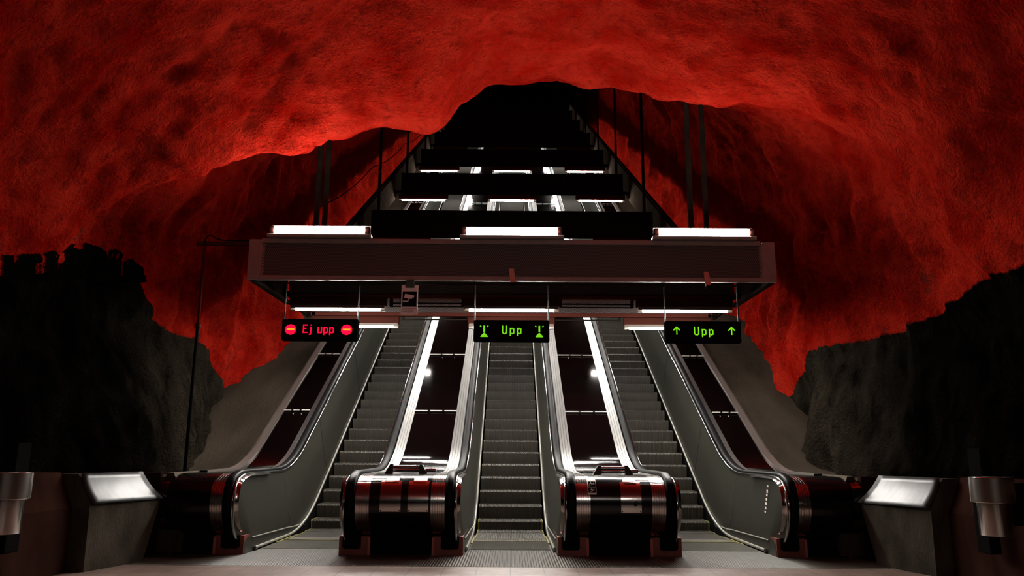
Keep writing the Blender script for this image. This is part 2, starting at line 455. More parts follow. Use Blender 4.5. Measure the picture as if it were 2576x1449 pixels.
for k, (cx, lab) in enumerate(((-PITCH, 'leftmost escalator, under the hanging sign with red letters'),
                               (0.0, 'middle escalator, between the two rounded black and steel dividers'),
                               (PITCH, 'rightmost escalator, under the hanging sign with two green arrows'))):
    e = thing('escalator', 'ribbed grey escalator steps, ' + lab, 'escalator', (cx, 1.4, 0), 'escalators side by side')
    y = 1.785; ns = 0
    while y < 13.2:
        z = nose_z(y)
        st = bpy.data.objects.new('step', STEP_LOW if ns < 4 else STEP); ns += 1; COL.objects.link(st); st.parent = e
        st.location = (0, y - 1.4, z)
        y += .3565
    # run of further steps hidden high behind the canopy panels: plain saw-tooth strip
    mb = MB(); pts = []
    while y < 44:
        z = nose_z(y); pts += [(y - 1.4, z - .2), (y - 1.4, z)]; y += .3565
    mb.sweep([(-.5, 0), (.5, 0)], pts); u = mb.build('upper_steps', 'step', e); u['kind'] = 'stuff'
    mb = MB(); mb.box(-.5, .5, -.88, .03, -.02, .006); mb.build('comb_plate', 'comb', e)
    mb = MB(); mb.box(-.5, .5, .03, .06, -.01, .012)
    for s in (-1, 1): mb.box(s * .5, s * .525, -.25, .45, -.01, .012)
    mb.build('yellow_comb_glow', 'comb_glow', e)  # glow of the comb light put in as thin yellow strips
    ESC.append(e)

# paths in the (y, z) plane shared by the four balustrades
HR_FRONT = catmull([(.06, .17), (-.09, .235), (-.215, .37), (-.28, .53), (-.270, .71), (-.185, .86), (.03, .938), (.30, .95), (.60, .95)], 7)
def bend(ya, yc, zc, n=12, L=None):
    a, c = Vector((ya, zc)), Vector((yc, zc)); L = L or (yc - ya)
    b = c + Vector((math.cos(math.radians(30)), math.sin(math.radians(30)))) * L
    return [tuple((1 - t) ** 2 * a + 2 * t * (1 - t) * c + t * t * b) for t in [i / n for i in range(n + 1)]]
Y_HR = .52
YC = Y_HR + .95 / T30
def incl(y0, ys): return [(y, (y - y0) * T30) for y in ys]
HR_TOP = [(.75, .95), (1.1, .95)] + bend(1.5, YC, .95) + incl(Y_HR, [3.2, 4, 5, 6, 8, 10, 14, 20, 44])
HR_PATH = HR_FRONT + HR_TOP
DECK_PATH = [(.62, .95), (1.1, .95)] + bend(1.45, YC + .02, .95) + incl(Y_HR + .02, [3.2, 4, 5, 6, 8, 10, 14, 20, 44])
Y_TR = 2.56
TRIM_PATH = [(.34, .035), (.9, .035), (1.6, .035)] + bend(1.75, Y_TR + .06, .035, 10) + incl(Y_TR, [3.6, 5, 8, 12, 20, 44])

HANDRAIL = [(.050, -.028), (.053, -.012), (.046, .004), (.028, .012), (0, .014), (-.028, .012), (-.046, .004), (-.053, -.012), (-.050, -.028), (-.034, -.036), (.034, -.036)]
CHROME = [(.018 * math.cos(a), .022 * math.sin(a)) for a in [2 * math.pi * i / 10 for i in range(10)]]
BAR = [(.019 * math.cos(a), .019 * math.sin(a)) for a in [2 * math.pi * i / 8 for i in range(8)]]

def ribs(x0, x1, n, base=-.03, h=.006):
    out = []; p = (x1 - x0) / n
    for i in range(n):
        x = x0 + i * p
        out += [(x, base - h), (x + p * .10, base), (x + p * .82, base), (x + p * .92, base - h)]
    out.append((x1, base - h)); return out

def balustrade_side(root, xh, s):
    """handrail at x = xh; s = +1 when the passenger side is toward +x"""
    mb = MB(); mb.sweep(HANDRAIL, HR_PATH, True, x0=xh); o = smooth_by_angle(mb.build('handrail', 'rubber', root), 50)
    o['label'] = 'black rubber handrail'
    mb = MB(); mb.sweep(CHROME, [(y, z) for y, z in HR_PATH[3:]], True, x0=xh + s * .068)
    mb.v = [(x, y, z) for x, y, z in mb.v]
    c = smooth_by_angle(mb.build('chrome_rail', 'chrome', root), 60); c.location.z = -.045; c.location.y = .01
    # side panel: ruled sheet from the rail down to the bottom trim
    top = [(y + .02, z - .055) for y, z in HR_PATH[4:]]
    mb = MB(); vs = []; fs = []
    for y, z in top:
        if z < .17: continue
        yb = max(.24, y + .30)
        zb = .165 - .02 * (yb - .24) if yb < 2.2 else None
        if yb >= 1.2:
            t = min(1, max(0, (yb - 1.9) / .9)); t = t * t * (3 - 2 * t)
            zl = (.165 - .02 * (yb - .24)) * (1 - t) + ((yb - Y_TR) * T30 + .03) * t
            zb = max(zl, (yb - Y_TR) * T30 + .03) if yb > 2.6 else max(zl, .12)
        fz = 6
        for j in range(fz + 1):
            q = j / fz
            vs.append((xh + s * (.075 + .082 * q), y + (yb - y) * q, z + (min(zb, z) - z) * q))
    n = len(vs) // 7
    for i in range(n - 1):
        for j in range(6): fs.append((i * 7 + j, i * 7 + j + 1, (i + 1) * 7 + j + 1, (i + 1) * 7 + j))
    mb.add(vs, fs)
    pn = smooth_by_angle(mb.build('side_panel', 'panel', root), 30)
    # trim along the panel's lower edge
    low = [vs[i * 7 + 6] for i in range(n)]
    mb = MB(); mb.tube([(x + s * .004, y, z) for x, y, z in low if y < 3.4][::2] , .009, 8)
    smooth_by_angle(mb.build('panel_trim', 'white_trim', root), 60)
    ed = [vs[i * 7] for i in range(n) if vs[i * 7][1] < .35]
    mb = MB(); mb.tube([(x + s * .006, y, z) for x, y, z in ed], .007, 8); smooth_by_angle(mb.build('panel_edge_trim', 'white_trim', root), 60)
    # base plate and dark skirt, seams of the panel
    xb = xh + s * .157
    mb = MB(); mb.add([(xb, .0, 0), (xb, 2.3, 0), (xb, 2.3, .20), (xb - s * .004, .24, .175), (xb - s * .01, .0, .2)], [(0, 1, 2, 3, 4)])
    mb.add([(xb - s * .05, .0, 0), (xb - s * .05, 2.3, 0), (xb - s * .05, 2.3, .20), (xb - s * .05, .0, .2)], [(0, 1, 2, 3)])
    mb.build('base_plate', 'panel', root)
    sk = [(y, z) for y, z in TRIM_PATH]
    mb = MB(); mb.sweep([(0, 0), (.004, 0), (.004, -.40), (0, -.40)], sk, True, x0=xb + s * .008); mb.build('skirt_panel', 'skirt', root)
    mb = MB(); mb.sweep(BAR, TRIM_PATH, True, x0=xb + s * .014); b = smooth_by_angle(mb.build('skirt_trim', 'white_trim', root), 60)
    b['label'] = 'pale metal trim along the skirt'
    mb = MB(); mb.tube([(xb + s * .014, .315, .035), (xb + s * .014, .345, .035)], .021, 12); mb.build('trim_end_cap', 'chrome', root)

def seams(root, xh, s):
    for yt in (1.75, 3.6, 6.2):
        if yt < 2: a, b = (yt, .87), (yt + .22, .14)
        else: a, b = (yt, (yt - Y_HR) * T30 - .09), (yt + .34, (yt + .34 - Y_TR) * T30 + .05)
        mb = MB(); mb.tube([(xh + s * .082, a[0], a[1]), (xh + s * .160, b[0], b[1])], .0022, 6)
        mb.build('panel_seam', 'white_trim' if yt < 2 else 'skirt', root)

def deck_point(y, off=0.0):
    # top of the deck panels on the incline
    return (y - Y_HR - .02) * T30 + off

def newel_base(root, x0, x1, xc0, xc1, inl):
    """kick plate under the newel from x0..x1 (steel) with a recessed black middle xc0..xc1, black handrail inlets at inl"""
    for a, b in ((x0, xc0), (xc1, x1)):
        if abs(b - a) < .02: continue
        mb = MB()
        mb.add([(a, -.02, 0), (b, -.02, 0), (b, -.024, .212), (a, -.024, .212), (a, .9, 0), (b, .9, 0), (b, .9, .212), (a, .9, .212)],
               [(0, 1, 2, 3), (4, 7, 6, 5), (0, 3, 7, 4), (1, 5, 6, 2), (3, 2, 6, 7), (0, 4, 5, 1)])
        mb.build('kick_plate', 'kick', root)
    mb = MB(); mb.add([(xc0, .015, 0), (xc1, .015, 0), (xc1, .05, .214), (xc0, .05, .214), (xc0, .9, 0), (xc1, .9, 0), (xc1, .9, .214), (xc0, .9, .214)],
                      [(0, 1, 2, 3), (4, 7, 6, 5), (0, 3, 7, 4), (1, 5, 6, 2), (3, 2, 6, 7), (0, 4, 5, 1)])
    mb.build('recessed_panel', 'black', root)
    for x in inl:
        mb = MB(); mb.box(x - .105, x + .105, -.075, .1, .075, .235, bev=.02); mb.build('handrail_inlet', 'black', root)
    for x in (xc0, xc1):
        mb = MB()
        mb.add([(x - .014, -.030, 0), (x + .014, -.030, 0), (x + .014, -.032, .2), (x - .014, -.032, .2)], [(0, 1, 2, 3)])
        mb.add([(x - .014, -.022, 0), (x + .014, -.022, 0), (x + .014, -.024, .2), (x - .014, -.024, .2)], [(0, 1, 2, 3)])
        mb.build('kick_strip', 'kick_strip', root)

NEWEL = [(y + .0, z) for y, z in HR_FRONT[5:]] + [(.62, .95), (1.0, .95)]
def cover_point(z, off=-.03):
    """point and outward normal on the rounded newel cover at handrail height z"""
    P = [Vector(p) for p in HR_FRONT[5:]]
    i = 0
    while i < len(P) - 2 and P[i + 1].y < z: i += 1
    q = (z - P[i].y) / max(1e-6, P[i + 1].y - P[i].y); p = P[i].lerp(P[i + 1], min(1, max(0, q))); tt = (P[i + 1] - P[i]).normalized(); n = Vector((-tt.y, tt.x))
    return p + n * off, n

def on_cover(name, mt, root, x0, x1, t0, t1, off=-.024, n=14, label=None, thick=.006):
    """thin plate following the newel cover"""
    mb = MB(); vs = []; fs = []
    for i in range(n + 1):
        p, nn = cover_point(t0 + (t1 - t0) * i / n, off); q = p - nn * thick
        vs += [(x0, p.x, p.y), (x1, p.x, p.y), (x1, q.x, q.y), (x0, q.x, q.y)]
    for i in range(n):
        for j in range(4): fs.append((i * 4 + j, i * 4 + (j + 1) % 4, (i + 1) * 4 + (j + 1) % 4, (i + 1) * 4 + j))
    fs += [(0, 1, 2, 3), tuple(n * 4 + j for j in (3, 2, 1, 0))]
    mb.add(vs, fs); o = smooth_by_angle(mb.build(name, mt, root), 40)
    if label: o['label'] = label
    return o

def cross_bars(root, xa, xb, bolts):
    for y in (3.80, 5.92, 8.04, 10.16, 12.28, 14.4, 16.52, 18.64, 20.76):
        mb = MB(); z = deck_point(y, -.022)
        mb.tube([(xa, y, z), (xb, y, z)], .012, 8)
        b = smooth_by_angle(mb.build('cross_bar', 'bar', root), 60)
        for x in bolts:
            mb = MB(); mb.tube([(x, y - .014, z - .016), (x, y - .014, z + .018)], .019, 10); mb.build('bolt', 'chrome', b)
        pass

# two dividers between neighbouring escalators
def divider(xc, label):
    r = thing('escalator_divider', label, 'balustrade', (xc, 0, 0), 'balustrades of the escalators')
    balustrade_side(r, -.575, -1); balustrade_side(r, .575, 1)
    for s in (-1, 1):
        mb = MB(); mb.sweep(ribs(s * .355, s * .520, 6), NEWEL); smooth_by_angle(mb.build('newel_band', 'newel_alu', r), 30)['label'] = 'grooved brushed steel band over the newel'
        mb = MB(); mb.sweep(ribs(s * .352, s * .515, 4), DECK_PATH); smooth_by_angle(mb.build('deck_strip', 'alu', r), 30)['label'] = 'long pale aluminium strip up the incline'
        mb = MB(); mb.sweep([(s * .63, -.035), (s * .66, -.038), (s * .70, -.06)], NEWEL); smooth_by_angle(mb.build('newel_edge', 'steel', r), 40)
        mb = MB(); mb.sweep([(s * .63, -.06), (s * .56, -.05), (s * .515, -.03)], DECK_PATH); smooth_by_angle(mb.build('rail_channel', 'skirt', r), 40)
    mb = MB(); mb.sweep([(-.357, -.031), (.357, -.031)], NEWEL); smooth_by_angle(mb.build('newel_cover', 'black_cover', r), 30)['label'] = 'black rounded newel cover'
    mb = MB(); mb.sweep([(-.355, -.040), (.355, -.040)], DECK_PATH); smooth_by_angle(mb.build('deck_panel', 'black_gloss', r), 30)['label'] = 'glossy dark panel on the incline'
    newel_base(r, -.727, .727, -.375, .375, (-.575, .575))
    cross_bars(r, -.355, .355, (-.115, .13))
    return r

dl = divider(-PITCH / 2, 'rounded black and steel divider between left and middle escalators, two steel plates')
dr = divider(PITCH / 2, 'rounded black and steel divider between middle and right escalators, one steel plate')

def stopper(root, x0, x1, y, z):
    """two steel wedges with a bar between them on the flat of the newel"""
    for s, x in ((1, x0), (-1, x1)):
        mb = MB()
        mb.prism([(x - s * .075, z), (x + s * .03, z), (x + s * .03, z + .118), (x - s * .005, z + .118)], 'y', y - .035, y + .03)
        mb.build('wedge_bracket', 'steel', root)
    mb = MB(); mb.tube([(x0, y + .01, z + .085), (x1 + .02, y + .01, z + .085)], .021, 14)
    smooth_by_angle(mb.build('stop_bar', 'chrome', root), 60)
    mb = MB(); mb.tube([(x0 - .05, y + .16, z + .045), (x1 + .16, y + .16, z + .045)], .022, 14)
    smooth_by_angle(mb.build('stop_bar', 'chrome', root), 60)
stopper(dl, -.205, .18, .33, .915)
stopper(dr, -.195, .16, .33, .915)

# plates and stickers on the two newels
def key_plate(root, x0, x1, tlab, lock):
    p = on_cover('key_plate', 'steel', root, x0, x1, .505, .872, -.020, label=tlab)
    on_cover('plate_slot', 'ink', p, x0 + .05, x1 - .05, .842, .848, -.0185, 2)
    on_cover('plate_lip', 'chrome', p, x0 + .045, x1 - .045, .850, .858, -.016, 2)
    for x in (x0 + .014, x1 - .014):
        q, nn = cover_point(.520, -.02); mb = MB(); mb.tube([(x, q.x, q.y), (x, q.x + nn.x * .004, q.y + nn.y * .004)], .006, 8)
        mb.build('screw', 'ink', p)
    q, nn = cover_point(.615, -.02)
    if lock:
        mb = MB(); mb.tube([((x0 + x1) / 2 + .045, q.x, q.y), ((x0 + x1) / 2 + .045, q.x + nn.x * .014, q.y + nn.y * .014)], .030, 20)
        mb.build('key_switch', 'chrome', p)
    else:
        for x in ((x0 + x1) / 2 + .03, (x0 + x1) / 2 + .075):
            mb = MB(); mb.tube([(x, q.x, q.y), (x, q.x + nn.x * .008, q.y + nn.y * .008)], .010, 12)
            mb.build('key_switch', 'chrome', p)
key_plate(dl, -.230, .012, 'steel key plate, left one', False)
key_plate(dl, .093, .330, 'steel key plate, right one', False)
on_cover('notice_sticker', 'white_board', dl, -.18, -.028, .876, .918, -.024, 6, 'small white notice sticker')
on_cover('notice_sticker', 'white_board', dl, .145, .30, .876, .918, -.024, 6, 'small white notice sticker')
key_plate(dr, -.005, .232, 'steel key plate with a round lock', True)
on_cover('notice_sticker', 'white_board', dr, .035, .185, .876, .918, -.024, 6, 'small white notice sticker')
pic = on_cover('pictogram_sticker', 'white_board', dr, -.385, -.285, .72, .915, -.020, 12, 'white sticker with two black squares showing stair pictograms')
def cover_stroke(pts, r):
    mb = MB(); P = []
    for x, t in pts:
        q, nn = cover_point(t, -.0165); P.append((x, q.x, q.y))
    mb.tube(P, r, 6); return mb
for a, b in ((.738, .80), (.812, .872)):
    on_cover('pictogram_square', 'ink', pic, -.379, -.291, a, b, -.0175, 6)
    h = b - a
    mb = cover_stroke([(-.373, a + h * .1), (-.298, a + h * .55)], .0022)
    for st in ([(-.345, a + h * .85), (-.340, a + h * .5), (-.328, a + h * .34)], [(-.340, a + h * .66), (-.318, a + h * .55), (-.308, a + h * .82)], [(-.340, a + h * .66), (-.366, a + h * .45)]):
        m2 = cover_stroke(st, .003); mb.add(m2.v, m2.f)
    mb.build('pictogram_figure', 'white_board', pic)

# two outer balustrades against the concrete slopes
def outer(sd, label):
    r = thing('outer_balustrade', label, 'balustrade', (sd * 3.2775, 0, 0), 'balustrades of the escalators')
    s = -sd                                            # passenger side
    balustrade_side(r, 0, s); seams(r, 0, s)
    o = lambda v: sd * v
    mb = MB(); mb.sweep(ribs(o(.052), o(.205), 5), NEWEL); smooth_by_angle(mb.build('newel_band', 'newel_alu', r), 30)['label'] = 'grooved brushed steel band over the newel'
    mb = MB(); mb.sweep([(o(.203), -.031), (o(.71), -.031)], NEWEL); smooth_by_angle(mb.build('newel_cover', 'black_cover', r), 30)['label'] = 'black rounded newel cover'
    mb = MB(); mb.sweep([(o(.71), -.030), (o(.82), -.030), (o(.825), -.10)], NEWEL); smooth_by_angle(mb.build('newel_edge', 'steel', r), 40)
    mb = MB(); mb.sweep([(s * .055, -.035), (s * .085, -.038), (s * .125, -.06)], NEWEL); smooth_by_angle(mb.build('newel_edge', 'steel', r), 40)
    mb = MB(); mb.sweep(ribs(o(.048), o(.150), 4), DECK_PATH); smooth_by_angle(mb.build('deck_strip', 'alu', r), 30)['label'] = 'long pale aluminium strip up the incline'
    mb = MB(); mb.sweep([(o(.150), -.040), (o(.59), -.040)], DECK_PATH); smooth_by_angle(mb.build('deck_panel', 'black_gloss', r), 30)['label'] = 'glossy dark panel on the incline'
    mb = MB(); mb.sweep([(o(.588), -.040), (o(.590), -.010), (o(.69), -.010), (o(.70), -.06)], DECK_PATH); smooth_by_angle(mb.build('edge_strip', 'edge', r), 30)['label'] = 'steel edge strip reflecting the red rock'
    a, b = sorted((o(-.150), o(.82)))
    c0, c1 = sorted((o(.19), o(.70)))
    newel_base(r, a, b, c0, c1, (0,))
    xa, xb = sorted((o(.15), o(.59))); cross_bars(r, xa, xb, (o(.30), o(.44)))
    return r
ol = outer(-1, 'outer balustrade left of the left escalator, black rounded newel beside a stone plinth')
orr = outer(1, 'outer balustrade right of the right escalator, small stickers in a column on its grey panel')
# column of small stickers on the right panel
mb = MB(); k = 0
for i in range(7):
    z = .80 - i * .052; x = -.108 - .03 * (.87 - z); y = .30 + .02 * i
    hh = (.012, .026, .016, .02, .02, .02, .012)[i]
    mb.box(x - .003, x - .0005, y - .026, y + .026, z - hh * 1.3, z + .006)
st = mb.build('small_sticker', 'white_board', orr)

# ------------------------------------------------------------------ concrete slopes beside the escalators
for sd, nm in ((-1, 'trim_1'), (1, 'trim_2')):
    mb = MB()
    path = [(-.10, .93), (.6, .93), (1.4, .93)] + bend(1.7, .8 + .93 / T30, .93, 8) + incl(.8, [3.4, 4.2, 5, 6, 8, 10, 14, 20, 44])
    prof = [(sd * x, h) for x, h in ((3.86, -.20), (3.975, -.035), (3.985, .0), (4.07, .0), (4.075, -.05), (4.3, -.06), (4.7, -.05), (5.1, -.02), (5.6, .05), (6.2, .10), (6.2, -.9), (3.86, -.9))]
    mb.sweep(prof, path, True)
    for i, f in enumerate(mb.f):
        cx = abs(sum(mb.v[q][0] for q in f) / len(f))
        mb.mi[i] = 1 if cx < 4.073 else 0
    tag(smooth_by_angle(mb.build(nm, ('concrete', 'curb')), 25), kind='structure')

# ------------------------------------------------------------------ low walls and stone plinths at both sides
for sd, side in ((-1, 'left'), (1, 'right')):
    X = lambda v: sd * v
    mb = MB()
    # long low wall running back toward the camera
    prof = [(4.42, 0), (4.42, .62), (4.56, .93), (4.58, .965), (5.7, .965), (5.7, 0)]
    mb.prism([(X(a), b) for a, b in prof], 'y', -22, -1.42)
    tag(mb.build('baseboard_' + side, 'bench'), kind='structure')
    mb = MB()
    mb.box(X(4.125), X(5.7), -.14, -.07, 0, .93); mb.box(X(4.62), X(5.7), -1.41, -.13, 0, .93)
    tag(mb.build('wall_%s_infill' % side, 'bench'), kind='structure')
    ps = thing('stone_plinth', 'grey stone plinth with a sloping steel cap, beside the %s balustrade' % ('left outer' if sd < 0 else 'right outer'), 'plinth', (X(4.3), -.9, 0), 'stone plinths flanking the escalators')
    mb = MB()
    f = [(4.24, -1.41, 0), (4.02, -.62, 0), (4.025, -.30, .64), (4.25, -1.41, .645)]
    bk = [(4.61, -1.41, 0), (4.61, -.30, 0), (4.3, -.30, .94), (4.40, -1.41, .95), (4.61, -.30, .94), (4.61, -1.41, .95)]
    # front face, cap slope and body
    vs = [(X(x) - X(4.3), y + .9, z) for x, y, z in f + bk]
    mb.add(vs, [(0, 1, 2, 3), (3, 2, 6, 7), (7, 6, 8, 9), (4, 9, 8, 5), (0, 3, 7, 9, 4), (1, 5, 8, 6, 2), (0, 4, 5, 1)])
    mb.build('body', 'stone', ps)
    mb = MB(); n = 10; vs = []; fs = []
    for i in range(n + 1):
        t = i / n
        for j in range(7):
            q = j / 6
            a = Vector(f[3]).lerp(Vector(f[2]), t); b = Vector(bk[3]).lerp(Vector(bk[2]), t)
            p = a.lerp(b, q)
            sag = .022 * math.sin(math.pi * q) - .012 * math.sin(math.pi * 2 * t) * (1 - q)
            vs.append((X(p.x) - X(4.3) + sd * 0 - sd * (.035 - sag), p.y + .9 - .006, p.z + .006 - sag * .3))
    for i in range(n):
        for j in range(6): fs.append((i * 7 + j, i * 7 + j + 1, (i + 1) * 7 + j + 1, (i + 1) * 7 + j))
    mb.add(vs, fs); cp = smooth_by_angle(mb.build('steel_cap', 'cap', ps), 50); cp['label'] = 'worn steel cap'
    md = cp.modifiers.new('thickness', 'SOLIDIFY'); md.thickness = .006; md.offset = 0

# steel bins on black posts at both picture edges
for sd, cx, lab in ((-1, 4.10, 'striped steel cylinder bin on the low wall at the left edge of the photo'), (1, 4.10, 'striped steel cylinder bin on the low wall at the right edge of the photo')):
    b = thing('wall_bin', lab, 'bin', (sd * cx, -2.72 if sd > 0 else -3.0, .51), 'steel bins on the low walls')
    mb = MB(); mb.lathe([(.125, .02), (.128, .03), (.128, .30)], 0, 0, 40); smooth_by_angle(mb.build('lower_cylinder', 'bin', b), 40)
    mb = MB(); mb.lathe([(.165, .29), (.170, .295), (.170, .495), (.165, .50), (.150, .50), (.15, .47)], 0, 0, 48); smooth_by_angle(mb.build('upper_cylinder', 'bin', b), 40)
    mb = MB(); mb.box(sd * .10, sd * (4.43 - cx), -.03, .03, .1, .45); mb.build('wall_bracket', 'black', b)
    p = thing('black_post', 'narrow black post fixed to the low wall beside the %s steel bin' % ('left' if sd < 0 else 'right'), 'post', (sd * 4.3, -2.25 if sd > 0 else -2.6, .3), 'black posts beside the bins')
    mb = MB(); mb.box(-.05, .05, -.1, .1, .03, .95, bev=.008); mb.build('upright', 'black', p)
    mb = MB(); mb.box(sd * .04, sd * .13, -.05, .05, .3, .55); mb.build('wall_bracket', 'black', p)

# ------------------------------------------------------------------ canopy above the escalators
can = thing('canopy', 'long dark red perforated steel canopy climbing over the three escalators', 'canopy', (0, .45, 3.39))
def cpart(mb, name, mt, label=None, parent=None):
    mb.v = [(x, y - .45, z - 3.39) for x, y, z in mb.v]
    o = mb.build(name, mt, parent or can)
    if label: o['label'] = label
    return o
def lamp_z(y): return 8.267 + (y - 11.78) * T30
# front box
mb = MB(); mb.box(-3.30, 3.30, .452, .475, 3.44, 3.91); cpart(mb, 'front_panel', 'mesh', 'perforated front panel facing the hall')
mb = MB(); mb.box(-3.33, 3.31, .43, .50, 3.895, 3.96, bev=.006); cpart(mb, 'top_rail', 'beam')
mb = MB(); mb.box(-3.34, 3.34, .43, .50, 3.395, 3.455, bev=.006); cpart(mb, 'bottom_rail', 'beam')
for s in (-1, 1):
    mb = MB(); mb.box(s * 3.30, s * 3.315, .44, .47, 3.45, 3.90)
    for i in range(11): mb.box(s * 3.285, s * 3.30, .446, .46, 3.46 + i * .04, 3.48 + i * .04)
    mb.box(s * 3.335, s * 3.50, .44, .52, 3.40, 3.945, bev=.006); mb.box(s * 3.31, s * 3.34, .44, .50, 3.44, 3.91)
    cpart(mb, 'end_post', 'beam')
    mb = MB(); mb.box(s * 3.44, s * 3.50, .52, 2.25, 3.40, 3.46); mb.box(s * 3.40, s * 3.44, .52, 2.25, 3.39, 3.41); cpart(mb, 'side_bottom_beam', 'girder')
    mb = MB(); mb.box(s * 3.47, s * 3.50, .52, 2.2, 3.46, 3.93); cpart(mb, 'side_panel', 'beam_dark')
    # inclined side girder, bottom and top chords with web
    y0, y1 = 2.1, 62
    g = []
    for y in (y0, 3.2, 62):
        g.append(y)
    mb = MB()
    zz = lambda y: max(3.40, lamp_z(y) + .10)
    pts_b = [(2.15, 3.38), (3.2, 3.36), (62, lamp_z(62) + .0)]; pts_t = [(2.15, 3.95), (3.1, 4.06), (62, lamp_z(62) + .78)]
    for xa, xb in ((3.36, 3.40),):
        vs = [(s * x, y, z) for x in (xa, xb) for y, z in pts_b + pts_t[::-1]]
        mb.add(vs, [(0, 1, 2, 3, 4, 5), (6, 11, 10, 9, 8, 7)] + [(i, (i + 1) % 6, (i + 1) % 6 + 6, i + 6) for i in range(6)])
    cpart(mb, 'side_girder', 'girder')
    mb = MB(); mb.tube([(s * 3.43, y, z + .02) for y, z in pts_t], .055, 6); cpart(mb, 'girder_top_chord', 'beam_dark')
mb = MB(); mb.box(-3.46, 3.46, .50, 2.2, 3.915, 3.94); cpart(mb, 'box_roof', 'beam_dark')
# panels across: two under the front box, then one every 4.34 m up the incline
rows = [(1.70, 3.40, 3.80), (3.0, 3.36, 3.90)] + [(7.44 + 4.34 * k, lamp_z(7.44 + 4.34 * k) + .18, lamp_z(7.44 + 4.34 * k) + .81) for k in range(12)]
for i, (y, zb, zt) in enumerate(rows):
    w = 3.2 if i > 1 else 3.28
    pb = MB(); pb.box(-w, w, y - .012, y + .012, zb + .03, zt - .03)
    p = cpart(pb, 'cross_panel', 'mesh' if i < 2 else 'beam_dark')
    mb = MB(); mb.box(-w, w, y - .04, y + .04, zb - .005, zb + .055, bev=.005); mb.box(-w, w, y - .04, y + .04, zt - .05, zt, bev=.005)
    mb.box(-w - .01, -w + .06, y - .04, y + .04, zb, zt); mb.box(w - .06, w + .01, y - .04, y + .04, zb, zt)
    mb.v = [(x, yy - .45, zz_ - 3.39) for x, yy, zz_ in mb.v]
    f = mb.build('panel_frame', 'beam_dark' if i > 1 else 'rail_red', p)
    mb = MB()
    for s in (-1, 1): mb.box(s * (w - .02), s * 3.38, y - .03, y + .03, zb + .02, zb + .10)
    mb.v = [(x, yy - .45, zz_ - 3.39) for x, yy, zz_ in mb.v]; mb.build('panel_tie', 'beam_dark', p)
# thin conduits under the front and between the lamps
mb = MB(); mb.tube([(-3.2, .52, 3.365), (3.3, .52, 3.365)], .012, 8)
for x in (-2.45, -.5, .72, 2.0, 3.0): mb.box(x - .02, x + .02, .50, .54, 3.35, 3.40)
cpart(mb, 'conduit', 'girder')
for a, b in ((-1.78, -.72), (.72, 1.78)):
    mb = MB(); mb.tube([(a, 1.72, 3.33), (b, 1.72, 3.33)], .012, 8); mb.tube([(a, 1.76, 3.29), (b, 1.76, 3.29)], .010, 8)
    for x in (a, b): mb.box(x - .02, x + .02, 1.68, 1.78, 3.28, 3.41)
    cpart(mb, 'conduit', 'girder')
    mb = MB(); mb.tube([(a, 3.04, 3.31), (b, 3.04, 3.31)], .012, 8)
    for x in (a, b): mb.box(x - .02, x + .02, 3.02, 3.06, 3.30, 3.37)
    cpart(mb, 'conduit', 'girder')
# hanger rods up to the rock
rods = [(-3.06, 2.1, 3.93), (-2.93, 2.1, 3.93), (2.80, 2.1, 3.93), (3.04, 2.1, 3.93)]
for y, zb, zt in rows[2:9]:
    rods += [(-3.06, y, zt - .02), (3.03, y, zt - .02)]
for i, (x, y, z) in enumerate(rods):
    h = rock_at((x, y, z), (0, 0, 1)); top = h.z if h else z + 2
    r = .035 if i < 4 else .03
    mb = MB(); mb.box(x - r, x + r, y - r, y + r, z, top + .06)
    if i < 6:
        for k in range(5): mb.box(x - r - .018, x - r + .005, y - .03, y + .03, top - .10 - k * .07, top - .065 - k * .07)
    cpart(mb, 'hanger_rod', 'girder' if i < 4 else 'beam_dark')
# two red brackets clipped to the bottom rail
for x, z, lab in ((-.005, 3.36, 'red bracket clipped to the middle of the canopy bottom edge'), (2.56, 3.335, 'red bracket clipped to the right part of the canopy bottom edge')):
    c = thing('rail_clip', lab, 'bracket', (x, .40, z), 'red brackets on the canopy edge')
    mb = MB(); vs = [(-.035, 0, .19), (.03, 0, .19), (.055, 0, .0), (-.012, 0, .0)]
    mb.prism([(a, b) for a, _, b in vs], 'y', -.012, .028); mb.build('plate', 'clip_red', c)
    mb = MB(); mb.box(-.01, .06, -.02, .07, -.03, .005); mb.build('foot', 'black', c)

